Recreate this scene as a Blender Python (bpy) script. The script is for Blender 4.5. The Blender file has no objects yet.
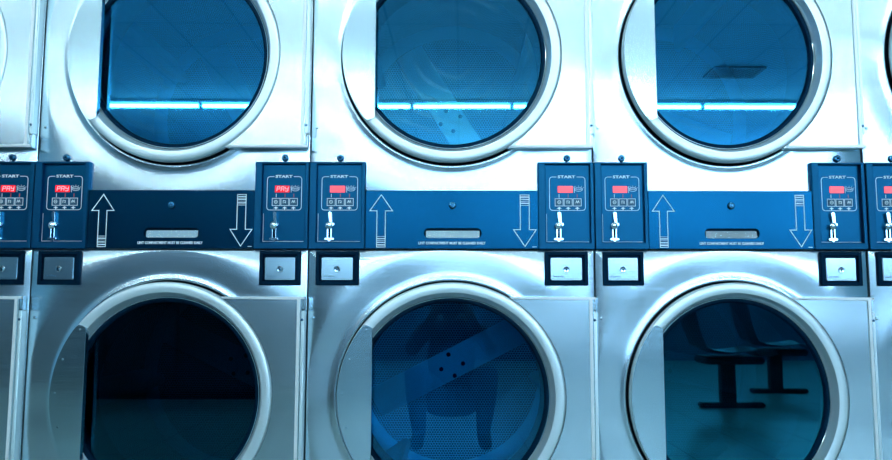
import bpy, bmesh, math, random
from mathutils import Vector, Matrix
PI = math.pi
random.seed(7)
sc = bpy.context.scene
COL = sc.collection

# ------------------------------------------------------------------ materials
def mat(name):
    m = bpy.data.materials.new(name); m.use_nodes = True
    nt = m.node_tree; nt.nodes.clear()
    o = nt.nodes.new('ShaderNodeOutputMaterial')
    return m, nt, nt.nodes, nt.links, o

def principled(name, col, rough=.5, metal=0, spec=.5, coat=0, bump=None, emit=None, es=0):
    m, nt, N, L, o = mat(name)
    b = N.new('ShaderNodeBsdfPrincipled'); L.new(b.outputs[0], o.inputs[0])
    b.inputs['Base Color'].default_value = (*col, 1)
    b.inputs['Roughness'].default_value = rough
    b.inputs['Metallic'].default_value = metal
    b.inputs['Specular IOR Level'].default_value = spec
    b.inputs['Coat Weight'].default_value = coat
    if emit:
        b.inputs['Emission Color'].default_value = (*emit, 1)
        b.inputs['Emission Strength'].default_value = es
    if bump:
        sx, sy, sz, st, dist = bump
        tc = N.new('ShaderNodeTexCoord'); mp = N.new('ShaderNodeMapping')
        mp.inputs['Scale'].default_value = (sx, sy, sz)
        nz = N.new('ShaderNodeTexNoise'); nz.inputs['Scale'].default_value = 1; nz.inputs['Detail'].default_value = 3
        bp = N.new('ShaderNodeBump'); bp.inputs['Strength'].default_value = st; bp.inputs['Distance'].default_value = dist
        L.new(tc.outputs['Object'], mp.inputs[0]); L.new(mp.outputs[0], nz.inputs[0])
        L.new(nz.outputs[0], bp.inputs['Height']); L.new(bp.outputs[0], b.inputs['Normal'])
    return m

def steel(name, col, rough, wav=.010, brush=.00004):
    """brushed stainless sheet: fine horizontal grain plus the slow waviness of pressed sheet"""
    m, nt, N, L, o = mat(name)
    b = N.new('ShaderNodeBsdfPrincipled'); L.new(b.outputs[0], o.inputs[0])
    b.inputs['Metallic'].default_value = 1
    tc = N.new('ShaderNodeTexCoord')
    gi = N.new('ShaderNodeNewGeometry')
    mp = N.new('ShaderNodeMapping'); mp.inputs['Scale'].default_value = (6, 6, 420)
    nz = N.new('ShaderNodeTexNoise'); nz.inputs['Scale'].default_value = 1; nz.inputs['Detail'].default_value = 2
    L.new(tc.outputs['Object'], mp.inputs[0]); L.new(mp.outputs[0], nz.inputs[0])
    mr = N.new('ShaderNodeMapRange'); mr.inputs[3].default_value = rough - .04; mr.inputs[4].default_value = rough + .05
    L.new(nz.outputs[0], mr.inputs[0]); L.new(mr.outputs[0], b.inputs['Roughness'])
    mx = N.new('ShaderNodeMix'); mx.data_type = 'RGBA'
    mx.inputs[6].default_value = (*[c*.93 for c in col], 1); mx.inputs[7].default_value = (*col, 1)
    L.new(nz.outputs[0], mx.inputs[0]); L.new(mx.outputs[2], b.inputs['Base Color'])
    b1 = N.new('ShaderNodeBump'); b1.inputs['Strength'].default_value = 1; b1.inputs['Distance'].default_value = brush
    L.new(nz.outputs[0], b1.inputs['Height'])
    mp2 = N.new('ShaderNodeMapping'); mp2.inputs['Scale'].default_value = (2.2, 2.2, 3.8)
    n2 = N.new('ShaderNodeTexNoise'); n2.inputs['Scale'].default_value = 1; n2.inputs['Detail'].default_value = 1
    L.new(gi.outputs['Position'], mp2.inputs[0]); L.new(mp2.outputs[0], n2.inputs[0])
    b2 = N.new('ShaderNodeBump'); b2.inputs['Strength'].default_value = 1; b2.inputs['Distance'].default_value = wav
    L.new(n2.outputs[0], b2.inputs['Height']); L.new(b1.outputs[0], b2.inputs['Normal'])
    L.new(b2.outputs[0], b.inputs['Normal'])
    return m

def glass_mat(name, refl, fac, trans, swirl=.0):
    m, nt, N, L, o = mat(name)
    t = N.new('ShaderNodeBsdfTransparent'); t.inputs[0].default_value = (*trans, 1)
    g = N.new('ShaderNodeBsdfGlossy'); g.inputs[0].default_value = (*refl, 1); g.inputs['Roughness'].default_value = .015
    mx = N.new('ShaderNodeMixShader'); mx.inputs[0].default_value = fac
    L.new(t.outputs[0], mx.inputs[1]); L.new(g.outputs[0], mx.inputs[2])
    last = mx
    if swirl:
        tc = N.new('ShaderNodeTexCoord'); ln = N.new('ShaderNodeVectorMath'); ln.operation = 'LENGTH'
        L.new(tc.outputs['Object'], ln.inputs[0])
        nz = N.new('ShaderNodeTexNoise'); nz.inputs['Scale'].default_value = 7; nz.inputs['Detail'].default_value = 3
        L.new(tc.outputs['Object'], nz.inputs[0])
        wv = N.new('ShaderNodeMath'); wv.operation = 'MULTIPLY_ADD'; wv.inputs[1].default_value = 150
        mu = N.new('ShaderNodeMath'); mu.operation = 'MULTIPLY'; mu.inputs[1].default_value = 9
        L.new(nz.outputs[0], mu.inputs[0]); L.new(ln.outputs['Value'], wv.inputs[0]); L.new(mu.outputs[0], wv.inputs[2])
        sn = N.new('ShaderNodeMath'); sn.operation = 'SINE'; L.new(wv.outputs[0], sn.inputs[0])
        nb = N.new('ShaderNodeTexNoise'); nb.inputs['Scale'].default_value = 4; L.new(tc.outputs['Object'], nb.inputs[0])
        r1 = N.new('ShaderNodeMapRange'); r1.inputs[1].default_value = .2; r1.inputs[2].default_value = 1
        L.new(sn.outputs[0], r1.inputs[0])
        r2 = N.new('ShaderNodeMapRange'); r2.inputs[1].default_value = .46; r2.inputs[2].default_value = .7; r2.inputs[4].default_value = swirl
        L.new(nb.outputs[0], r2.inputs[0])
        pr = N.new('ShaderNodeMath'); pr.operation = 'MULTIPLY'; L.new(r1.outputs[0], pr.inputs[0]); L.new(r2.outputs[0], pr.inputs[1])
        ad = N.new('ShaderNodeMath'); ad.operation = 'ADD'; ad.inputs[1].default_value = swirl*.12
        L.new(pr.outputs[0], ad.inputs[0])
        df = N.new('ShaderNodeBsdfDiffuse'); df.inputs[0].default_value = (.30, .72, 1, 1)
        m2 = N.new('ShaderNodeMixShader'); L.new(ad.outputs[0], m2.inputs[0]); L.new(mx.outputs[0], m2.inputs[1]); L.new(df.outputs[0], m2.inputs[2])
        last = m2
    L.new(last.outputs[0], o.inputs[0])
    return m

def perforated(name, cyl=False):
    """galvanised steel with staggered round holes (dark) and one plain strap across the back wall"""
    m, nt, N, L, o = mat(name)
    b = N.new('ShaderNodeBsdfPrincipled'); L.new(b.outputs[0], o.inputs[0])
    b.inputs['Metallic'].default_value = .7; b.inputs['Roughness'].default_value = .38
    uv = N.new('ShaderNodeUVMap'); sp = N.new('ShaderNodeSeparateXYZ'); L.new(uv.outputs[0], sp.inputs[0])
    P = .0098
    def M(op, a, bb=None, c=None):
        n = N.new('ShaderNodeMath'); n.operation = op
        for i, v in enumerate((a, bb, c)):
            if v is None: continue
            if isinstance(v, (int, float)): n.inputs[i].default_value = v
            else: L.new(v, n.inputs[i])
        return n.outputs[0]
    def cell(ox, oy):
        H = P*math.sqrt(3)
        x = M('SUBTRACT', M('FRACT', M('ADD', M('DIVIDE', sp.outputs[0], P), ox)), .5)
        y = M('MULTIPLY', M('SUBTRACT', M('FRACT', M('ADD', M('DIVIDE', sp.outputs[1], H), oy)), .5), math.sqrt(3))
        return M('SQRT', M('ADD', M('MULTIPLY', x, x), M('MULTIPLY', y, y)))
    d = M('MINIMUM', cell(0, 0), cell(.5, .5))
    hole = M('LESS_THAN', d, .38)
    if not cyl:
        r = M('SQRT', M('ADD', M('MULTIPLY', sp.outputs[0], sp.outputs[0]), M('MULTIPLY', sp.outputs[1], sp.outputs[1])))
        hole = M('MULTIPLY', hole, M('LESS_THAN', r, .325))
    mx = N.new('ShaderNodeMix'); mx.data_type = 'RGBA'
    mx.inputs[6].default_value = (.62, .72, .78, 1); mx.inputs[7].default_value = (.002, .006, .012, 1)
    L.new(hole, mx.inputs[0]); L.new(mx.outputs[2], b.inputs['Base Color'])
    
    return m

def enamel(name, col, gloss, fac, rough):
    """dark enamel, blue haze put into its gloss colour"""
    m, nt, N, L, o = mat(name)
    d = N.new('ShaderNodeBsdfDiffuse'); d.inputs[0].default_value = (*col, 1)
    g = N.new('ShaderNodeBsdfGlossy'); g.inputs[0].default_value = (*gloss, 1); g.inputs['Roughness'].default_value = rough
    x = N.new('ShaderNodeMixShader'); x.inputs[0].default_value = fac
    L.new(d.outputs[0], x.inputs[1]); L.new(g.outputs[0], x.inputs[2]); L.new(x.outputs[0], o.inputs[0])
    return m
STEEL = steel('brushed_steel', (.73, .89, .955), .22)
DOORST = steel('door_steel', (.75, .90, .96), .22, wav=.006)
RIM = principled('polished_rim_steel', (.86, .98, 1), .36, .65)
CHROME = principled('chrome', (.80, .93, .98), .10, 1)
LIP = principled('folded_edge_highlight', (.95, 1, 1), .3, .25)  # white colour paints the highlight along the lip's rounded edge
PLATE = steel('plate_steel', (.66, .86, .93), .20, wav=.003)
NAVY = enamel('navy_enamel', (.0016, .019, .048), (.05, .50, 1), .13, .35)
NAVYF = enamel('navy_face', (.0010, .014, .038), (.04, .50, 1), .13, .28)
NIGHT = enamel('dark_lint_panel', (.0008, .008, .017), (.02, .46, 1), .12, .20)
BLACK = enamel('black_rubber', (.001, .010, .022), (.1, .45, 1), .02, .4)
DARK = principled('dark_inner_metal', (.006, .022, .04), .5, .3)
SIDE = principled('painted_side', (.05, .10, .14), .5)
WHITEP = principled('white_print', (.90, .98, 1), .5)
BUTTON = principled('button_cap', (.02, .10, .17), .35)
LOCKM = principled('lock_metal', (.04, .16, .28), .25, 1)
REDBG = principled('led_window', (.5, .004, .008), .25, emit=(1, .012, .03), es=.75)
REDHZ = principled('led_window_glare', (.6, .03, .04), .25, emit=(1, .10, .14), es=1.0)  # pink glow paints in the window glare hazing over the display
REDTX = principled('led_segments', (.9, .2, .25), .4, emit=(1, .25, .30), es=1.5)
REDLN = principled('red_print', (.75, .12, .08), .5)
DRUMB = perforated('perforated_drum_back')
DRUMW = perforated('perforated_drum_wall', True)
GALV = principled('galvanised_steel', (.92, .97, 1), .33, .7, bump=(30, 30, 30, .2, .0006))
GLASS_U = glass_mat('tinted_glass', (.07, .56, 1), .42, (.42, .92, 1), .03)
GLASS_S = glass_mat('scratched_glass', (.075, .56, 1), .33, (.66, 1, 1), .10)
GLASS_L = glass_mat('shade_tinted_glass', (.11, .55, .80), .12, (.16, .66, .84), .0)  # darker tint carries the dimness inside the lower drums
GLASS_D = glass_mat('deep_shade_tinted_glass', (.08, .55, .80), .12, (.07, .28, .38), .0)  # same door glass, tinted deeper to paint in the left doors' darkness
GLASS_R = glass_mat('reflective_shade_glass', (.05, .60, .85), .22, (.06, .28, .38), .0)  # same door glass, drum darkness put into the tint, mirroring raised

# ------------------------------------------------------------------ mesh helpers
def box(bm, x0, x1, y0, y1, z0, z1, bev=0, seg=2):
    v = [bm.verts.new((x, y, z)) for x in (x0, x1) for y in (y0, y1) for z in (z0, z1)]
    fs = [(0,1,3,2),(4,6,7,5),(0,4,5,1),(2,3,7,6),(0,2,6,4),(1,5,7,3)]
    F = [bm.faces.new([v[i] for i in f]) for f in fs]
    if bev:
        es = list({e for f in F for e in f.edges})
        bmesh.ops.bevel(bm, geom=es, offset=bev, segments=seg, affect='EDGES', clamp_overlap=True)

def lathe(bm, prof, cx=0, cz=0, seg=96, closed=False):
    """revolve (r, y) pairs about the Y axis through (cx, cz)"""
    rings = []
    for r, y in prof:
        if r < 1e-6: rings.append([bm.verts.new((cx, y, cz))])
        else: rings.append([bm.verts.new((cx + r*math.cos(2*PI*i/seg), y, cz + r*math.sin(2*PI*i/seg))) for i in range(seg)])
    n = len(rings)
    for k in range(n if closed else n-1):
        a, b = rings[k], rings[(k+1) % n]
        for i in range(seg):
            j = (i+1) % seg
            if len(a) == 1 and len(b) == 1: continue
            if len(a) == 1: bm.faces.new((a[0], b[j], b[i]))
            elif len(b) == 1: bm.faces.new((a[i], a[j], b[0]))
            else: bm.faces.new((a[i], a[j], b[j], b[i]))

def prism(bm, pts, y0, y1, bev=0):
    """polygon in XZ pushed from y0 (front) to y1 (back)"""
    a = [bm.verts.new((x, y0, z)) for x, z in pts]; b = [bm.verts.new((x, y1, z)) for x, z in pts]
    f = bm.faces.new(a); g = bm.faces.new(b[::-1]); n = len(pts)
    for i in range(n): bm.faces.new((a[i], b[i], b[(i+1) % n], a[(i+1) % n]))
    if bev:
        bmesh.ops.bevel(bm, geom=list(f.edges), offset=bev, segments=3, affect='EDGES', clamp_overlap=True)

def stroke(bm, pts, w, y0, y1, closed=False):
    """thin raised line through XZ points"""
    n = len(pts); L_, R_ = [], []
    for i in range(n):
        p = Vector(pts[i])
        pa = Vector(pts[i-1]) if (i > 0 or closed) else None
        pb = Vector(pts[(i+1) % n]) if (i < n-1 or closed) else None
        d1 = (p-pa).normalized() if pa is not None else (pb-p).normalized()
        d2 = (pb-p).normalized() if pb is not None else d1
        n1 = Vector((-d1.y, d1.x)); n2 = Vector((-d2.y, d2.x)); m_ = (n1+n2)
        m_ = m_.normalized() if m_.length > 1e-6 else n1
        s = w/2/max(.35, m_.dot(n1))
        L_.append(p+m_*s); R_.append(p-m_*s)
    for i in range(n if closed else n-1):
        j = (i+1) % n
        q = [L_[i], L_[j], R_[j], R_[i]]
        a = [bm.verts.new((v.x, y0, v.y)) for v in q]; b = [bm.verts.new((v.x, y1, v.y)) for v in q]
        bm.faces.new(a[::-1])
        for k in range(4): bm.faces.new((a[k], a[(k+1) % 4], b[(k+1) % 4], b[k]))

def text_into(bm, s, cx, cz, w, h, y0, y1, bold=0):
    cu = bpy.data.curves.new('t', 'FONT'); cu.body = s; cu.size = 1; cu.offset = bold; cu.resolution_u = 2
    cu.extrude = .5
    o = bpy.data.objects.new('t', cu); COL.objects.link(o)
    dg = bpy.context.evaluated_depsgraph_get(); me = bpy.data.meshes.new_from_object(o.evaluated_get(dg))
    xs = [v.co.x for v in me.vertices]; ys = [v.co.y for v in me.vertices]
    x0, x1, z0, z1 = min(xs), max(xs), min(ys), max(ys)
    for v in me.vertices:
        x, y, z = v.co
        v.co = (cx + ((x-x0)/(x1-x0)-.5)*w, y0 if z > 0 else y1, cz + ((y-z0)/(z1-z0)-.5)*h)
    bm.from_mesh(me)
    bpy.data.objects.remove(o); bpy.data.curves.remove(cu); bpy.data.meshes.remove(me)

def finish(bm, m, name, smooth=35, nrm=True):
    if nrm: bmesh.ops.recalc_face_normals(bm, faces=bm.faces)
    me = bpy.data.meshes.new(name); bm.to_mesh(me); bm.free()
    me.materials.append(m)
    if smooth:
        for p in me.polygons: p.use_smooth = True
        try: me.set_sharp_from_angle(angle=math.radians(smooth))
        except Exception: pass
    return me

CACHE = {}
def part(name, key, build, m, parent, loc=(0,0,0), rot=(0,0,0), smooth=35, label=None):
    if key not in CACHE:
        bm = bmesh.new(); build(bm); CACHE[key] = finish(bm, m, name, smooth)
    o = bpy.data.objects.new(name, CACHE[key]); COL.objects.link(o)
    o.parent = parent; o.location = loc; o.rotation_euler = rot
    if label: o['label'] = label
    return o

def thing(name, label, cat, loc=(0,0,0), rz=0, group=None):
    o = bpy.data.objects.new(name, None); COL.objects.link(o)
    o.empty_display_size = .1
    o.location = loc; o.rotation_euler = (0,0,rz); o['label'] = label; o['category'] = cat
    if group: o['group'] = group
    return o

def struct(name, build, m, smooth=0):
    bm = bmesh.new(); build(bm); me = finish(bm, m, name, smooth)
    o = bpy.data.objects.new(name, me); COL.objects.link(o); o['kind'] = 'structure'
    return o

# ------------------------------------------------------------------ the stacked dryer
ZU, ZL = 1.5545, .5965          # centres of the upper and lower doors
HW = .3984                      # half width of the front sheets
RO = .311                       # door ring outer radius

def prof_y(r):
    # pressed dish round the door opening (negative = towards the viewer)
    if r < .3165: return .010*max(0, (.3165-r)/.003)
    if r < .3190: return -.0018*math.sin((r-.3165)/.0025*PI/2)
    if r < .336: return -.0018 + .0030*(.5-.5*math.cos((r-.3190)/.0170*PI))
    if r < .400: return .0012*(.5+.5*math.cos((r-.336)/.064*PI))
    return 0.0

def front_sheet(cz, z0, z1):
    def f(bm):
        hx = HW
        corners = [math.atan2(z-cz, x) for x in (-hx, hx) for z in (z0, z1)]
        angs = sorted(set([2*PI*i/120-PI for i in range(120)] + corners))
        rs = [.3135, .315, .3165, .3178, .3190, .323, .329, .336, .344, .354, .364, .374, .384, .392, .400]
        def edge(a, inset=0):
            c, s = math.cos(a), math.sin(a); t = 1e9
            if abs(c) > 1e-9: t = min(t, (hx-inset)/abs(c))
            if s > 1e-9: t = min(t, (z1-inset-cz)/s)
            if s < -1e-9: t = min(t, (cz-z0-inset)/-s)
            return t
        rings = []
        def ring(fr, fy):
            R = []
            for a in angs:
                r = fr(a); R.append(bm.verts.new((r*math.cos(a), fy(r, a), cz+r*math.sin(a))))
            rings.append(R)
        ring(lambda a: .3135, lambda r, a: .030)
        for k, r_ in enumerate(rs):
            ring(lambda a, r_=r_, k=k: min(r_, edge(a, .003)-.0002*(len(rs)-k)), lambda r, a: prof_y(r))
        ring(lambda a: edge(a, .002), lambda r, a: prof_y(r))
        ring(lambda a: edge(a, .0006), lambda r, a: prof_y(r)+.0008)
        ring(lambda a: edge(a), lambda r, a: prof_y(r)+.0025)
        ring(lambda a: edge(a), lambda r, a: .018)
        n = len(angs)
        for a, b in zip(rings, rings[1:]):
            for i in range(n):
                j = (i+1) % n; bm.faces.new((a[i], a[j], b[j], b[i]))
    return f

def ring_profile(bm):
    R = RO
    p = [(R-.018, .004), (R-.004, -.004), (R, -.010), (R, -.026), (R-.0008, -.030), (R-.003, -.0328), (R-.007, -.0342),
         (R-.016, -.0345), (R-.024, -.0342), (R-.0285, -.0330), (R-.0305, -.0295), (R-.036, -.014), (R-.041, -.001), (R-.041, .006), (R-.018, .006)]
    lathe(bm, p, seg=144, closed=True)

def gasket_profile(bm):
    p = [(.2712, -.004), (.268, -.0065), (.260, -.006), (.2560, -.001), (.2560, .010), (.2712, .010)]
    lathe(bm, p, seg=128, closed=True)
def gasket_bead(bm):
    lathe(bm, [(.2700, -.0085), (.2690, -.0093), (.2678, -.0085), (.2680, -.0062), (.2698, -.0062)], seg=128, closed=True)

def slab(bm):
    h = .271; gr = RO + .0012
    a0 = math.asin(h/gr); pts = []
    n = 40
    for i in range(n+1):
        a = a0 - 2*a0*i/n; pts.append((gr*math.cos(a), gr*math.sin(a)))
    hx, hb = .3845, .3965
    pts += [(hb, -h), (hb, -.234), (hx, -.234), (hx, .234), (hb, .234), (hb, h)]
    prism(bm, pts, -.0315, -.006, .0062)

def edge_lip(bm):
    # one folded C-shaped lip along the top, hinge side and bottom
    h, w = .271, .0066
    prism(bm, [(.1590, h), (.3960, h), (.3960, h-w), (.3842, h-w), (.3842, -h+w), (.3960, -h+w), (.3960, -h), (.1590, -h),
               (.1660, -h+w), (.3790, -h+w), (.3790, h-w), (.1660, h-w)], -.0350, -.0300, .0018)
def hinge_bar(bm):
    box(bm, .3866, .3976, -.032, -.001, -.2325, .2325, .0030)
def hinge_screw(bm):
    lathe(bm, [(0, -.0345), (.0026, -.0340), (.0036, -.0325), (.0036, -.0315)], cx=.3918, seg=16)

def pull_plate(zc):
    def f(bm):
        r, c, h = .3085, -.2155, .186
        pts = []
        a1 = math.acos(c/r); zt = r*math.sin(a1)
        aa = math.asin(min(.999, (h+.004)/r))
        for i in range(31):
            a = PI - aa + 2*aa*i/30
            pts.append((r*math.cos(a), r*math.sin(a)))
        # rounded shoulders towards the straight pull edge
        pts += [(-.236, -.1945), (-.226, -.192), (c, -h)]
        pts += [(c, h), (-.226, .192), (-.236, .1945)]
        prism(bm, pts, -.0385, -.0342, .0008)
        # folded lip behind the straight edge
        box(bm, c-.0022, c-.0002, -.0345, -.020, -h, h)
    return f
def rivets(bm):
    lathe(bm, [(0, -.0408), (.002, -.0404), (.0032, -.0390), (.0034, -.0382)], seg=14)

def glass_disc(bm):
    lathe(bm, [(0, .0015), (.2583, .0015), (.2583, .0045), (0, .0045)], seg=96)

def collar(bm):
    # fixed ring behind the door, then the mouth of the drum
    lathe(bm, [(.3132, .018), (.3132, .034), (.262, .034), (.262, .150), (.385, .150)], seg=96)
def drum_wall(bm):
    uvl = bm.loops.layers.uv.new('UVMap'); R, y0, y1, n = .375, .152, .752, 72
    a = [bm.verts.new((R*math.cos(2*PI*i/n), y0, R*math.sin(2*PI*i/n))) for i in range(n)]
    b = [bm.verts.new((R*math.cos(2*PI*i/n), y1, R*math.sin(2*PI*i/n))) for i in range(n)]
    for i in range(n):
        j = (i+1) % n; f = bm.faces.new((a[i], a[j], b[j], b[i]))
        for l, q in zip(f.loops, ((i, y0), (i+1, y0), (i+1, y1), (i, y1))): l[uvl].uv = (q[0]*2*PI*R/n, q[1])
def drum_back(bm):
    uvl = bm.loops.layers.uv.new('UVMap')
    lathe(bm, [(0, .750), (.325, .750), (.335, .744), (.375, .742)], seg=72)
    for f in bm.faces:
        for l in f.loops: l[uvl].uv = (l.vert.co.x, l.vert.co.z)
def strap(bm):
    # plain strap across the perforated back, running along local X
    w, n = .055, 14
    L_ = .318
    pts = [(-L_*math.cos(math.asin(w/L_)), -w)]
    for i in range(n+1):
        a = -math.asin(w/L_) + 2*math.asin(w/L_)*i/n; pts.append((L_*math.cos(a), L_*math.sin(a)))
    for i in range(n+1):
        a = PI - math.asin(w/L_) + 2*math.asin(w/L_)*i/n; pts.append((L_*math.cos(a), L_*math.sin(a)))
    prism(bm, pts[1:], .738, .7485, .0015)
def strap_bolts(bm):
    lathe(bm, [(0, .7325), (.006, .7330), (.0082, .7360), (.0082, .7385)], seg=18)
def lifter(bm):
    # tall vane on the drum wall (local: at the bottom, running front to back)
    pts = [(-.045, -.372), (-.014, -.295), (0, -.288), (.014, -.295), (.045, -.372)]
    prism(bm, pts, .17, .735, 0)

def cabinet(bm):
    w = .3972
    box(bm, -w, -w+.012, .016, 1.10, .05, 2.0); box(bm, w-.012, w, .016, 1.10, .05, 2.0)
    box(bm, -w+.012, w-.012, .016, 1.10, 1.985, 2.0); box(bm, -w+.012, w-.012, 1.085, 1.10, .05, 1.985)
    box(bm, -w+.012, w-.012, .016, 1.085, .05, .065); box(bm, -w+.012, w-.012, .035, 1.085, 1.0, 1.012)
def kick(bm): box(bm, -.385, .385, .03, .06, 0, .052, .002)

# control panel, local frame: x from its left edge, z from its bottom
CW, CH = .1565, .2456
def bezel(bm):
    x0, x1, z0, z1 = .0205, .1455, .0180, .2395; f, b = -.0140, -.0006
    o = [(0, 0), (CW, 0), (CW, CH), (0, CH)]; i_ = [(x0, z0), (x1, z0), (x1, z1), (x0, z1)]
    def q(*c): bm.faces.new([bm.verts.new(p) for p in c])
    e = .0016
    of = [(e, e), (CW-e, e), (CW-e, CH-e), (e, CH-e)]
    ins = [(x0-e, z0-e), (x1+e, z0-e), (x1+e, z1+e), (x0-e, z1+e)]
    for k in range(4):
        j = (k+1) % 4
        loops = [(o, b), (o, f+e), (of, f), (ins, f), (i_, f+e), (i_, -.0022)]
        for (A, ya), (B, yb) in zip(loops, loops[1:]):
            q((A[k][0], ya, A[k][1]), (A[j][0], ya, A[j][1]), (B[j][0], yb, B[j][1]), (B[k][0], yb, B[k][1]))
    bmesh.ops.remove_doubles(bm, verts=bm.verts, dist=1e-5)
def face_plate(bm): box(bm, .0195, .1465, -.0022, -.0006, .0170, .2400)
FY = -.0022
def face_print(bm):
    y0, y1 = FY-.0005, FY+.0002; w = .0016; r = .008
    x0, x1, z0, z1 = .033, .1335, .110, .2050
    def arc(cx, cz, a0): return [(cx+r*math.cos(math.radians(a0+i*30)), cz+r*math.sin(math.radians(a0+i*30))) for i in range(4)]
    pts = [(.053, z1)] + arc(x0+r, z1-r, 90) + arc(x0+r, z0+r, 180) + arc(x1-r, z0+r, 270) + arc(x1-r, z1-r, 0) + [(.110, z1)]
    stroke(bm, pts, w, y0, y1)
    text_into(bm, 'START', .0815, z1+.0005, .050, .0082, y0, y1, .03)
    for u in (.0485, .0740, .0995):                    # frames round the three buttons, arrows beneath
        stroke(bm, [(u, .1225), (u+.0225, .1225), (u+.0225, .1430), (u, .1430)], .0016, y0, y1, True)
        c = u+.01125
        prism(bm, [(c-.0075, .1150), (c, .1200), (c+.0075, .1150), (c+.0028, .1150), (c, .1105), (c-.0028, .1150)], y0, y1)
    stroke(bm, [(.0598, .1460), (.0598, .1560)], .0016, y0, y1)
    # little oval emblem beside the display
    stroke(bm, [(.1150+.0115*math.cos(i*PI/8), .1700+.0058*math.sin(i*PI/8)) for i in range(16)], .0012, y0, y1, True)
    stroke(bm, [(.103, .1600), (.103, .1790)], .0014, y0, y1)
    text_into(bm, 'mmm', .1150, .1700, .018, .0045, y0, y1)
    for k in range(5):
        a = math.radians(30+30*k); stroke(bm, [(.115+.014*math.cos(a), .170+.008*math.sin(a)), (.115+.017*math.cos(a), .170+.0105*math.sin(a))], .0012, y0, y1)
    # light line on the recess bevel edge, painted as white hair lines
    stroke(bm, [(.024, .0215), (.142, .0215)], .0010, y0, y1); stroke(bm, [(.024, .0215), (.024, .1000)], .0010, y0, y1)
def red_marks(bm): stroke(bm, [(.0855, .1460), (.0855, .1560)], .0016, FY-.0005, FY+.0002)
def display(bm): box(bm, .0560, .0985, -.0042, -.0020, .1600, .1790, .0006)
def segments(bm):
    # seven-segment word PAY
    S = {'P': 'abefg', 'A': 'abcefg', 'Y': 'bcdfg'}
    w, h = .0078, .0120
    for k, ch in enumerate('PAY'):
        x = .0615+k*.0122; z = .1635
        for s in S[ch]:
            seg = {'a': [(0, h), (w, h)], 'b': [(w, h), (w, h/2)], 'c': [(w, h/2), (w, 0)], 'd': [(w, 0), (0, 0)], 'e': [(0, 0), (0, h/2)], 'f': [(0, h/2), (0, h)], 'g': [(0, h/2), (w, h/2)]}[s]
            stroke(bm, [(x+a+b*.12, z+b) for a, b in seg], .0019, -.0048, -.0041)
def push_button(bm): box(bm, -.0088, .0088, FY-.0030, FY, -.0078, .0078, .0010)
def button_marks(k):
    def f(bm):
        y0, y1 = FY-.0036, FY-.0028
        if k == 0: stroke(bm, [(.0045*math.cos(i*PI/5), .0045*math.sin(i*PI/5)) for i in range(10)], .0014, y0, y1, True); stroke(bm, [(-.002, 0), (.002, 0)], .0014, y0, y1)
        elif k == 1: stroke(bm, [(-.004, -.004), (-.004, .004), (.003, .003), (.003, -.003), (-.001, -.001)], .0014, y0, y1)
        else: stroke(bm, [(-.005, -.003), (-.002, .004), (.0, -.002), (.003, .004), (.005, -.003)], .0014, y0, y1)
    return f
def coin_slot(bm):
    u = .0570
    # slotted tongue leaning at the top, round entry, stem and foot plate
    prism(bm, [(u+.0005, .070), (u+.008, .070), (u+.0065, .102), (u+.001, .105), (u-.0035, .102)], -.0130, FY, .0012)
    lathe(bm, [(0, -.0190), (.006, -.0182), (.0098, -.0150), (.0105, -.0090), (.0105, FY)], cx=u-.001, cz=.0655, seg=24)
    prism(bm, [(u+.006, .062), (u+.014, .068), (u+.0135, .073), (u+.004, .073)], -.0110, FY, .001)
    box(bm, u-.0065, u-.0030, -.0100, FY, .030, .060, .0008); box(bm, u+.0035, u+.0065, -.0100, FY, .030, .060, .0008)
    box(bm, u-.0130, u+.0130, -.0110, FY, .0255, .0310, .0012)
    prism(bm, [(u-.005, .0255), (u+.005, .0255), (u, .0205)], -.0100, FY)
def coin_gap(bm): box(bm, .0570-.0028, .0570+.0033, -.0045, FY, .031, .058)

def cam_lock(bm):
    lathe(bm, [(0, -.0095), (.0022, -.0095), (.0026, -.0075), (.0060, -.0080), (.0090, -.0066), (.0102, -.0030), (.0102, .0002)], seg=28)
def lock_key(bm):
    lathe(bm, [(0, -.0100), (.0030, -.0098), (.0034, -.0088)], seg=12)

# coin box, local frame: x from left edge, z from bottom
BW, BH = .1195, .0940
def coin_frame(bm):
    f, b = -.0110, -.0004; e = .0016
    o = [(0, 0), (BW, 0), (BW, BH), (0, BH)]
    t = .0105
    i_ = [(t, t), (BW-t, t), (BW-t, BH-t), (t, BH-t)]
    loops = [(o, b), (o, f+e), ([(e, e), (BW-e, e), (BW-e, BH-e), (e, BH-e)], f), ([(t-e, t-e), (BW-t+e, t-e), (BW-t+e, BH-t+e), (t-e, BH-t+e)], f), (i_, f+e), (i_, b)]
    for k in range(4):
        j = (k+1) % 4
        for (A, ya), (B, yb) in zip(loops, loops[1:]):
            bm.faces.new([bm.verts.new(p) for p in ((A[k][0], ya, A[k][1]), (A[j][0], ya, A[j][1]), (B[j][0], yb, B[j][1]), (B[k][0], yb, B[k][1]))])
    bmesh.ops.remove_doubles(bm, verts=bm.verts, dist=1e-5)
    box(bm, t, BW-t, -.0012, b, t, BH-t)
    box(bm, .0125, BW-.0125, -.0045, -.001, .0115, BH-.0125, .001)
def coin_door(bm): box(bm, .0160, BW-.0170, -.0075, -.0040, .0145, .0765, .0014)
def coin_mark(bm):  # faint raised strip
    for k in range(5): box(bm, .022+k*.0062, .0268+k*.0062, -.0079, -.0072, .0225, .0262)
def coin_screw(bm): lathe(bm, [(0, -.0112), (.003, -.0112), (.0034, -.0098), (.0070, -.0100), (.0088, -.0084)], cx=.0590, cz=.0440, seg=22)
def coin_key(bm): lathe(bm, [(0, -.0120), (.0022, -.0118), (.0030, -.0108)], cx=.0590, cz=.0440, seg=10); box(bm, .0583, .0597, -.0122, -.0108, .0375, .0435)

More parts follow.
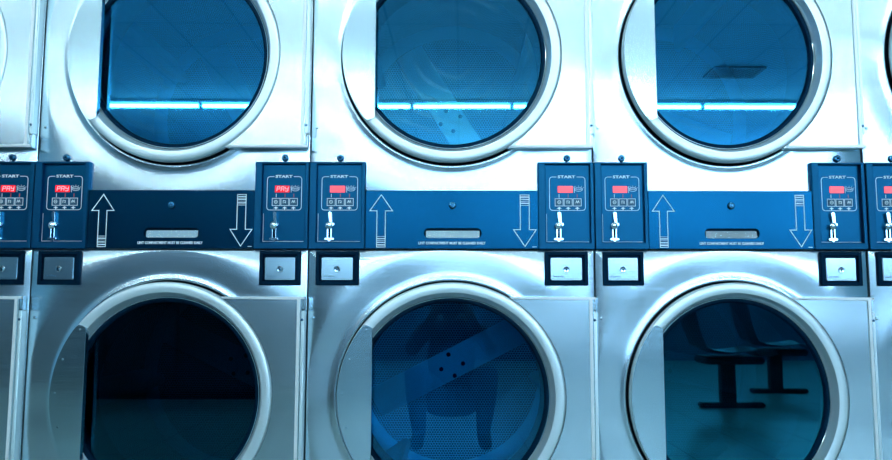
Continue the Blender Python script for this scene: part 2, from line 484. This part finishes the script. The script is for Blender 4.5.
# lint drawer front with a hand slot; stack frame
LX0, LX1, LZ0, LZ1 = -.2410, .2435, 1.0015, 1.1655
SX0, SX1, SZ0, SZ1 = -.0765, .0835, 1.0315, 1.0585
def stadium(x0, x1, z0, z1, n=10):
    r = (z1-z0)/2; zc = (z0+z1)/2; P = []
    for i in range(n+1): a = -PI/2 + PI*i/n; P.append((x1-r+r*math.cos(a), zc+r*math.sin(a)))
    for i in range(n+1): a = PI/2 + PI*i/n; P.append((x0+r+r*math.cos(a), zc+r*math.sin(a)))
    return P
def lint_front(bm):
    y0, y1 = -.0100, -.0006
    S = stadium(SX0, SX1, SZ0, SZ1); n = len(S); cx, cz = (SX0+SX1)/2, (SZ0+SZ1)/2
    # outer loop matched point for point by direction, corners snapped in
    O = []
    for x, z in S:
        dx, dz = x-cx, z-cz; t = 1e9
        if dx > 1e-9: t = min(t, (LX1-cx)/dx)
        if dx < -1e-9: t = min(t, (LX0-cx)/dx)
        if dz > 1e-9: t = min(t, (LZ1-cz)/dz)
        if dz < -1e-9: t = min(t, (LZ0-cz)/dz)
        O.append([cx+dx*t, cz+dz*t])
    for c in ((LX0, LZ0), (LX1, LZ0), (LX1, LZ1), (LX0, LZ1)):
        k = min(range(n), key=lambda i: (O[i][0]-c[0])**2+(O[i][1]-c[1])**2); O[k] = list(c)
    e = .0012
    def V(p, y): return bm.verts.new((p[0], y, p[1]))
    rings = [[V(p, y1) for p in O], [V(p, y0+e) for p in O],
             [V((min(max(p[0], LX0+e), LX1-e), min(max(p[1], LZ0+e), LZ1-e)), y0) for p in O],
             [V((cx+(p[0]-cx)*1.012, cz+(p[1]-cz)*1.06), y0) for p in S], [V(p, y0+.0012) for p in S], [V(p, y1) for p in S]]
    for a, b in zip(rings, rings[1:]):
        for i in range(n): j = (i+1) % n; bm.faces.new((a[i], a[j], b[j], b[i]))
def slot_pull(bm):
    # curved bright pull lying in the slot
    x0, x1 = SX0+.005, SX1-.005
    rows = []
    for i in range(9):
        t = i/8; rows.append((-.0050 + .0030*t, SZ0+.0005+.0205*t))
    pv = None
    for y, z in rows:
        c = [bm.verts.new((x0, y, z)), bm.verts.new((x1, y, z))]
        if pv: bm.faces.new((pv[0], pv[1], c[1], c[0]))
        pv = c
def slot_shade(bm): box(bm, SX0-.003, SX1+.003, -.0008, -.0003, SZ0-.003, SZ1+.003)  # dark sheet in place of the shadow inside the hand slot
def lint_text(bm):
    text_into(bm, 'LINT COMPARTMENT MUST BE CLEANED DAILY', .0015, 1.0172, .188, .0076, -.0106, -.0099, .045)
def lint_mark(bm): box(bm, .2255, .2375, -.0104, -.0099, 1.0062, 1.0078)
def arrow(up):
    def f(bm):
        y0, y1, w = -.0107, -.0099, .0022
        if up: cx, tip, hb, tail, hw, sw = -.1970, 1.1530, 1.1075, 1.0060, .0320, .0118
        else: cx, tip, hb, tail, hw, sw = .2050, 1.0080, 1.0550, 1.1530, .0318, .0125
        stroke(bm, [(cx, tip), (cx+hw, hb), (cx+sw, hb), (cx+sw, tail), (cx-sw, tail), (cx-sw, hb), (cx-hw, hb)], w, y0, y1, True)
        d = 1 if up else -1
        for q, t in ((.006, .0034), (.0130, .0030), (.0185, .0012), (.0235, .0030), (.0295, .0014)):
            box(bm, cx-sw, cx+sw, y0, y1, tail+d*q-t/2, tail+d*q+t/2)
    return f
def sheet_screw(bm): lathe(bm, [(0, -.0042), (.0026, -.0038), (.0042, -.0020), (.0046, .0002)], seg=16)

def build_stack(label, x, sx, tilt_u, glass_l, au, al, glass_u, word, rv):
    t = thing('stacked_dryer', label, 'dryer', (x, 0, 0), 0, 'stacked tumble dryers')
    t.scale = (sx, 1, 1)
    part('cabinet', 'cab', cabinet, SIDE, t, smooth=0)
    part('kick_plate', 'kick', kick, DARK, t)
    part('front_panel', 'fu', front_sheet(ZU, 1.0008, 2.0), STEEL, t, label='upper brushed steel front sheet')
    part('front_panel', 'fl', front_sheet(ZL, .052, .9988), STEEL, t, label='lower brushed steel front sheet')
    for zc, k, tilt, ang in ((ZU, 'u', tilt_u, au), (ZL, 'l', (0, 0, 0), al)):
        up = k == 'u'
        C = (0, 0, zc)
        d = part('loading_door', 'slab', slab, DOORST, t, C, label=('upper' if up else 'lower')+' round dryer door with hinge plate')
        part('edge_lip', 'lip', edge_lip, LIP, d)
        part('door_rim', 'ring', ring_profile, RIM, d)
        part('gasket', 'gasket', gasket_profile, BLACK, d)
        part('trim_bead', 'bead', gasket_bead, CHROME, d)
        gm = glass_u if up else glass_l
        part('glass', 'glass_'+gm.name, glass_disc, gm, d, rot=tilt)
        part('pull_plate', 'plate', pull_plate(zc), PLATE, d)
        if rv and not up:
            for q in (142, 160, 178, 196, 216): part('rivet', 'rivets', rivets, CHROME, d, (.294*math.cos(math.radians(q)), 0, .294*math.sin(math.radians(q))))
        part('hinge', 'hinge', hinge_bar, RIM, d)
        for q in (-1, 1): part('hinge_screw', 'hscrew', hinge_screw, LOCKM, d, (0, 0, q*.208))
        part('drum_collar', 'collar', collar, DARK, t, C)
        dr = part('drum', 'drumw', drum_wall, DRUMW, t, C)
        part('drum_back', 'drumb', drum_back, DRUMB, dr)
        dz = 0 if up else .030
        part('strap', 'strap', strap, GALV, dr, (0, 0, dz), rot=(0, ang, 0))
        for bx_, bz_ in ((-.042, .000), (.006, .036), (.040, -.018), (-.008, -.044)):
            part('strap_bolt', 'bolts', strap_bolts, BLACK, dr, (bx_*math.cos(ang)+bz_*math.sin(ang), 0, -bx_*math.sin(ang)+bz_*math.cos(ang)+dz))
        for q in range(3): part('lifter', 'lifter', lifter, GALV, dr, rot=(0, ang+math.radians(60+120*q), 0))
    for k, cx in enumerate((-.3985, .2430)):
        c = part('control_panel', 'bezel', bezel, NAVY, t, (cx, 0, 1.0005), label=('left' if k == 0 else 'right')+' navy control panel in a recess')
        part('panel_face', 'face', face_plate, NAVYF, c)
        part('panel_print', 'print', face_print, WHITEP, c, smooth=0)
        for q in (0, .0255): part('red_mark', 'redm', red_marks, REDLN, c, (q, 0, 0), smooth=0)
        part('display', 'disp'+str(word), display, REDBG if word else REDHZ, c)
        if word: part('display_digits', 'segs', segments, REDTX, c, smooth=0)
        for q, u in enumerate((.0485, .0740, .0995)):
            part('push_button', 'btn', push_button, BUTTON, c, (u+.01125, 0, .13275))
            part('button_symbol', 'btm%d' % q, button_marks(q), WHITEP, c, (u+.01125, 0, .13275), smooth=0)
        part('coin_slot', 'slot', coin_slot, CHROME, c)
        part('coin_entry', 'slotgap', coin_gap, BLACK, c)
        lk = part('cam_lock', 'lock', cam_lock, LOCKM, t, (cx+.0835, 0, 1.2590))
        part('keyhole', 'key', lock_key, BLACK, lk)
    for k, cx in enumerate((-.3775, .2605)):
        c = part('coin_box', 'cframe', coin_frame, BLACK, t, (cx, 0, .9000), label=('left' if k == 0 else 'right')+' coin box in a black frame')
        part('coin_box_door', 'cdoor', coin_door, PLATE, c)
        part('coin_box_mark', 'cmark', coin_mark, CHROME, c, smooth=0)
        part('coin_box_lock', 'clock', coin_screw, CHROME, c)
        part('keyhole', 'ckey', coin_key, BLACK, c)
    l = part('lint_drawer', 'lint', lint_front, NIGHT, t, label='dark lint compartment front with a hand slot')
    part('slot_shade', 'recess', slot_shade, BLACK, l)
    part('slot_pull', 'pull', slot_pull, CHROME, l)
    part('lettering', 'ltext', lint_text, WHITEP, l, smooth=0)
    part('small_print', 'lmark', lint_mark, WHITEP, l, smooth=0)
    part('arrow', 'arru', arrow(True), WHITEP, l, smooth=0, label='white outline arrow pointing up')
    part('arrow', 'arrd', arrow(False), WHITEP, l, smooth=0, label='white outline arrow pointing down')
    lk = part('cam_lock', 'lock', cam_lock, LOCKM, l, (.0025, -.0100, 1.1225))
    for zz in (ZU-.207, ZL+.213): part('sheet_screw', 'sscrew', sheet_screw, CHROME, t, (-.3840, 0, zz))
    return t

R_ = math.radians
build_stack('leftmost stacked steel dryer, cut off by the left edge of the photo', -1.5575, .962, (0,0,0), GLASS_D, R_(40), R_(-20), GLASS_U, True, False)
build_stack('second stacked steel dryer from the left, PAY showing in red on its displays', -.7860, .965, (0,0,R_(.2)), GLASS_D, R_(62), R_(25), GLASS_U, True, True)
build_stack('middle stacked steel dryer with perforated drums showing behind both doors', 0, 1.0, (0,0,R_(-.35)), GLASS_L, R_(58), R_(-27), GLASS_S, False, True)
build_stack('stacked steel dryer right of the middle one, chair mirrored in its lower door', .7805, .9515, (0,0,R_(.1)), GLASS_R, R_(20), R_(10), GLASS_U, False, False)
build_stack('rightmost stacked steel dryer, only a sliver of it inside the photo', 1.5480, .960, (0,0,0), GLASS_R, R_(20), R_(10), GLASS_U, False, False)

# ------------------------------------------------------------------ the room
X0, X1, Y0, Y1, H = -7.0, 8.0, -9.6, 1.25, 3.3
def tile_mat(name, c1, c2, size, rough, gw=.012, spec=.5):
    m, nt, N, L, o = mat(name)
    b = N.new('ShaderNodeBsdfPrincipled'); L.new(b.outputs[0], o.inputs[0]); b.inputs['Roughness'].default_value = rough
    b.inputs['Specular IOR Level'].default_value = spec
    g = N.new('ShaderNodeNewGeometry'); br = N.new('ShaderNodeTexBrick')
    br.offset = 0; br.inputs['Scale'].default_value = 1; br.inputs['Brick Width'].default_value = size; br.inputs['Row Height'].default_value = size
    br.inputs['Mortar Size'].default_value = gw; br.inputs['Color1'].default_value = (*c1, 1); br.inputs['Color2'].default_value = (*[c*.94 for c in c1], 1)
    br.inputs['Mortar'].default_value = (*c2, 1); br.inputs['Mortar Smooth'].default_value = .1
    L.new(g.outputs['Position'], br.inputs[0]); L.new(br.outputs['Color'], b.inputs['Base Color'])
    return m
FLOORM = tile_mat('floor_tiles', (.19, .31, .31), (.04, .08, .10), .45, .30, .006)
CEILM = tile_mat('ceiling_tiles', (.90, .96, .98), (.55, .70, .78), .61, .9, .010)
WALLM = principled('wall_paint', (.25, .50, .64), .7)
WALLD = principled('dark_wall', (.035, .14, .24), .7)
FRAME = principled('window_frame_metal', (.10, .16, .20), .4, .6)
struct('floor', lambda bm: box(bm, X0, X1, Y0, Y1, -.1, 0), FLOORM)
struct('ceiling', lambda bm: box(bm, X0, X1, Y0, Y1, H, H+.1), CEILM)
struct('wall_north', lambda bm: box(bm, X0, X1, Y1, Y1+.15, 0, H), WALLM)
struct('wall_west', lambda bm: box(bm, X0-.15, X0, Y0, Y1, 0, H), WALLM)
struct('wall_east', lambda bm: box(bm, X1, X1+.15, Y0, Y1, 0, H), WALLM)
WZ0, WZ1 = 1.64, 3.12
WIN = [(-2.4, -.1), (0, 2.3), (2.4, 4.7), (4.8, 7.4)]
def south(bm):
    y0, y1 = Y0-.15, Y0
    box(bm, X0, X1, y0, y1, 0, WZ0); box(bm, X0, X1, y0, y1, WZ1, H)
    xs = [X0] + [v for w in WIN for v in w] + [X1]
    for i in range(0, len(xs), 2): box(bm, xs[i], xs[i+1], y0, y1, WZ0, WZ1)
struct('wall_south', south, WALLD)
for k, (a, b) in enumerate(WIN):
    def wf(bm, a=a, b=b):
        y0, y1, t = Y0-.10, Y0-.04, .05
        box(bm, a, a+t, y0, y1, WZ0, WZ1); box(bm, b-t, b, y0, y1, WZ0, WZ1)
        box(bm, a+t, b-t, y0, y1, WZ0, WZ0+t); box(bm, a+t, b-t, y0, y1, WZ1-t, WZ1)
    w = struct('window_%d' % (k+1), wf, FRAME)
    PANE = bpy.data.materials.get('window_glass') or glass_mat('window_glass', (.9, .95, 1), .06, (.96, .98, 1))
    bm = bmesh.new(); box(bm, a+.05, b-.05, Y0-.073, Y0-.067, WZ0+.05, WZ1-.05)
    o = bpy.data.objects.new('pane', finish(bm, PANE, 'pane', 0)); COL.objects.link(o); o.parent = w

# ceiling lights
TUBE = principled('tube_light', (1, 1, 1), .5, emit=(.75, .93, 1), es=48)
HOUS = principled('light_housing', (.7, .8, .85), .5)
def light_house(bm): box(bm, -.60, .60, -.08, .08, -.03, 0, .004)
def light_tube(bm):
    n = 14
    a = [bm.verts.new((-.585, .022*math.cos(2*PI*i/n), -.062+.022*math.sin(2*PI*i/n))) for i in range(n)]
    b = [bm.verts.new((.585, v.co.y, v.co.z)) for v in a]
    bm.faces.new(a); bm.faces.new(b[::-1])
    for i in range(n): bm.faces.new((a[i], b[i], b[(i+1) % n], a[(i+1) % n]))
def light_holder(bm): box(bm, -.010, .010, -.020, .020, -.088, -.029, .003)
def lights(y, xs, where):
    for x in xs:
        t = thing('ceiling_light', 'long white tube light on the ceiling '+where, 'light', (x, y, H), 0, 'ceiling tube lights '+where)
        part('housing', 'lh', light_house, HOUS, t); part('tube', 'ld', light_tube, TUBE, t)
        for q in (-.592, .592): part('lamp_holder', 'lhh', light_holder, HOUS, t, (q, 0, 0))
lights(-6.8, [(-4.8+1.21*i) for i in range(9)], 'in the far row')
lights(-2.6, [(-4.8+1.21*i) for i in range(9)], 'in the near row')

# air grille on the ceiling
GR = principled('grille_metal', (.03, .06, .08), .5)
g = thing('air_vent', 'dark slatted air vent in the ceiling', 'vent', (3.0, -5.6, H))
part('frame', 'gf', lambda bm: (box(bm, -.27, .27, -.18, -.15, -.02, 0), box(bm, -.27, .27, .15, .18, -.02, 0), box(bm, -.27, -.24, -.15, .15, -.02, 0), box(bm, .24, .27, -.15, .15, -.02, 0)), GR, g)
part('slats', 'gs', lambda bm: [box(bm, -.24, .24, -.145+.04*i, -.125+.04*i, -.018, -.002) for i in range(8)], GR, g)

# dark counter block, added unseen to darken the left door reflections
CMET0 = principled('plinth_metal', (.02, .03, .04), .5)
CTOP = principled('counter_top', (.10, .22, .28), .35)
CBODY = principled('counter_body', (.012, .035, .05), .5)
t = thing('added_counter', 'long dark counter added opposite the dryers to darken the left door reflections', 'counter', (-3.1, -5.0, 0))
part('top', 'ctop', lambda bm: box(bm, -2.0, 2.0, -.35, .35, .87, .91, .006), CTOP, t)
part('body', 'cbody', lambda bm: box(bm, -1.94, 1.94, -.30, .28, .06, .868), CBODY, t)
part('plinth', 'cpl', lambda bm: box(bm, -1.90, 1.90, -.26, .24, 0, .06), CMET0, t)
for q in range(6): part('cabinet_door', 'cdr', lambda bm: box(bm, -.31, .31, .281, .298, .08, .85, .003), CBODY, t, (-1.6+.64*q, 0, 0))

# waiting chairs behind the camera, mirrored in the lower right door
SHELL = principled('chair_shell', (.02, .07, .13), .35)
CMET = principled('chair_metal', (.02, .03, .04), .4, .3)
def shell(bm):
    # side profile (x forward, z up), 0.46 m wide, moulded
    prof = [(-.36, .90), (-.33, .76), (-.30, .62), (-.255, .51), (-.16, .455), (-.02, .44), (.12, .455), (.25, .475), (.32, .46), (.34, .425)]
    w = .23; cols = 9; V = []
    for x, z in prof:
        row = []
        for j in range(cols):
            s = -1+2*j/(cols-1); row.append(bm.verts.new((x+(.02*s*s if z > .5 else 0), w*s, z+.025*s*s*(1 if z < .5 else 0))))
        V.append(row)
    for a, b in zip(V, V[1:]):
        for j in range(cols-1): bm.faces.new((a[j], a[j+1], b[j+1], b[j]))
    r = bmesh.ops.solidify(bm, geom=list(bm.faces), thickness=.035)
def chair_post(bm): box(bm, -.06, .06, -.045, .045, .04, .43, .008)
def chair_foot(bm): box(bm, -.24, .30, -.05, .05, 0, .045, .012)
def chair_beam(bm): box(bm, -.22, .26, -.16, .16, .365, .425, .012)
for x, y, l in ((2.30, -4.25, 'dark moulded chair on a pedestal, nearest the dryers'), (3.15, -5.3, 'dark moulded chair on a pedestal, farther from the dryers')):
    t = thing('pedestal_chair', l, 'chair', (x, y, 0), 0, 'waiting chairs')
    part('seat_shell', 'shell', shell, SHELL, t); part('post', 'cpost', chair_post, CMET, t); part('foot', 'cfoot', chair_foot, CMET, t); part('beam', 'cbeam', chair_beam, CMET, t)

# ------------------------------------------------------------------ the photographer, mirrored in the middle lower door
SKIN = principled('skin', (.42, .20, .14), .5)
SHIRT = principled('shirt_cloth', (.012, .03, .05), .85)
JEANS = principled('jeans_cloth', (.13, .34, .50), .8)
HAIR = principled('hair', (.015, .012, .012), .5)
SHOE = principled('shoe', (.02, .03, .04), .6)
CAMB = principled('camera_black', (.01, .012, .015), .4)
def skinned(name, nodes, edges, mats, sub=2):
    """nodes: (x, y, z, radius); grows one smooth surface along the edges; mats picks a material index per face centre"""
    me = bpy.data.meshes.new(name); me.from_pydata([n[:3] for n in nodes], edges, [])
    o = bpy.data.objects.new(name, me); COL.objects.link(o)
    md = o.modifiers.new('s', 'SKIN'); ss = o.modifiers.new('u', 'SUBSURF'); ss.levels = sub; ss.render_levels = sub
    md.use_smooth_shade = True
    for i, n in enumerate(nodes):
        v = me.skin_vertices[0].data[i]; v.radius = (n[3], n[4] if len(n) > 4 else n[3]); v.use_root = (i == 0)
    dg = bpy.context.evaluated_depsgraph_get(); m2 = bpy.data.meshes.new_from_object(o.evaluated_get(dg))
    bpy.data.objects.remove(o); bpy.data.meshes.remove(me)
    m2.materials.clear()
    for m in mats[0]: m2.materials.append(m)
    for p in m2.polygons: p.material_index = mats[1](p.center); p.use_smooth = True
    m2.name = name
    return m2
def person(x, y):
    t = thing('person', 'person in a dark shirt and blue jeans crouching with a raised camera', 'person', (x, y, 0))
    N_, E_ = [], []
    def n(*a): N_.append(a); return len(N_)-1
    def e(*c):
        for a, b in zip(c, c[1:]): E_.append((a, b))
    pel = n(0, -.42, .30, .155, .13); bel = n(0, -.40, .43, .145, .115); ch = n(0, -.34, .59, .165, .12); up = n(0, -.30, .70, .12, .09)
    nk = n(0, -.265, .775, .055); hd = n(0, -.20, .835, .072); h2 = n(0, -.185, .90, .088, .092); h3 = n(0, -.20, .965, .070)
    e(pel, bel, ch, up, nk, hd, h2, h3)
    nose = n(0, -.085, .872, .012); e(h2, nose)
    for s in (-1, 1):
        ear = n(s*.088, -.195, .885, .014); e(h2, ear)
        hp = n(s*.11, -.40, .27, .115); kn = n(s*.21, -.02, .47, .072); cf = n(s*.20, -.14, .27, .062); an = n(s*.19, -.24, .09, .042)
        to = n(s*.20, -.06, .045, .04); e(pel, hp, kn, cf, an, to)
        sh = n(s*.18, -.29, .68, .062); el = n(s*.235, -.06, .58, .042); wr = n(s*.125, .01, .745, .027); pm = n(s*.098, .005, .800, .033, .022)
        e(up, sh, el, wr, pm)
        for k in range(4):                      # four fingers curled over the front of the camera
            z = .795+.020*k; L_ = (.85, 1, 1.06, .95)[k]
            a = n(s*.092, .030, z, .011); b = n(s*(.080), .030+.022*L_, z+.004, .0095); c = n(s*(.080-.030*L_), .036+.020*L_, z+.004, .0085)
            e(pm, a, b, c)
        t1 = n(s*.085, -.018, .812, .013); t2 = n(s*.062, -.045, .822, .010); e(pm, t1, t2)
    def pick(c):
        if c.z > .765 and c.y > -.06 and abs(c.x) < .16: return 0
        if c.z > .755 and abs(c.x) < .11 and c.y < -.06: return 0
        if c.z < .10 and c.y > -.32: return 3
        if c.y > -.40 and c.z < .54 and (c.y > -.10 and c.z < .53 or c.z < .36 or abs(c.x) > .16 and c.z < .50): return 2
        if c.z < .36: return 2
        return 1
    b = bpy.data.objects.new('body', skinned('body', N_, E_, ([SKIN, SHIRT, JEANS, SHOE], pick))); COL.objects.link(b); b.parent = t
    def hair(bm):
        bmesh.ops.create_uvsphere(bm, u_segments=28, v_segments=18, radius=1)
        for v in list(bm.verts):
            if v.co.z < -.75: bm.verts.remove(v); continue
            f = .72 if (v.co.y > .2 and v.co.z < .45) else 1
            v.co = Vector((v.co.x*.108, -.208+v.co.y*.112*f-.006, .925+v.co.z*.108))
    part('hair', 'hair', hair, HAIR, t)
    for s in (-1, 1):
        part('eye', 'eye', lambda bm: bmesh.ops.create_uvsphere(bm, u_segments=12, v_segments=8, radius=.011), WHITEP, t, (s*.032, -.108, .895))
    cm = thing('camera', 'black camera with a short lens held up by the crouching person', 'camera', (x, y+.012, .845))
    part('camera_body', 'cb', lambda bm: (box(bm, -.068, .068, -.035, .020, -.046, .046, .006), box(bm, -.025, .025, -.030, .018, .044, .072, .006)), CAMB, cm)
    part('lens', 'lens', lambda bm: lathe(bm, [(0, .020), (.034, .020), (.036, .050), (.034, .085), (.029, .085), (.026, .070), (0, .066)], seg=40), CAMB, cm)
person(0, -2.20)

# ------------------------------------------------------------------ daylight and camera
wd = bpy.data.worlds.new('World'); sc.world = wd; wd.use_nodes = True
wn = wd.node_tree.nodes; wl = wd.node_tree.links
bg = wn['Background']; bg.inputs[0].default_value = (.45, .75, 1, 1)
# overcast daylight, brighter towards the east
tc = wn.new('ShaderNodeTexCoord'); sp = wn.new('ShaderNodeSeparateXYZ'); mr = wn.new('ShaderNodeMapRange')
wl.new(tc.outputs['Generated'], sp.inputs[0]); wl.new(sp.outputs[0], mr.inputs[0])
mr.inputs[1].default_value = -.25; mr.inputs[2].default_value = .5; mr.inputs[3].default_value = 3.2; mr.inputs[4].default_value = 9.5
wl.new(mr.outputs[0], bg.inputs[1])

cam = bpy.data.cameras.new('camera'); co = bpy.data.objects.new('camera', cam); COL.objects.link(co)
cam.sensor_width = 36; cam.lens = 750*36/892; cam.clip_start = .05
p = math.atan(750/7500)
co.location = (0, -2.0948, .8454)
co.rotation_euler = (Matrix.Rotation(PI/2+p, 4, 'X') @ Matrix.Rotation(math.radians(.08), 4, 'Z')).to_euler()
cam.shift_x = -5.5/892
sc.camera = co
sc.view_settings.view_transform = 'Standard'; sc.view_settings.look = 'None'
sc.view_settings.gamma = 1; sc.view_settings.use_curve_mapping = False
sc.view_settings.exposure = 0.04
sc.cycles.max_bounces = 8; sc.cycles.transparent_max_bounces = 12
sc.cycles.sample_clamp_indirect = 6
sc.cycles.use_denoising = True
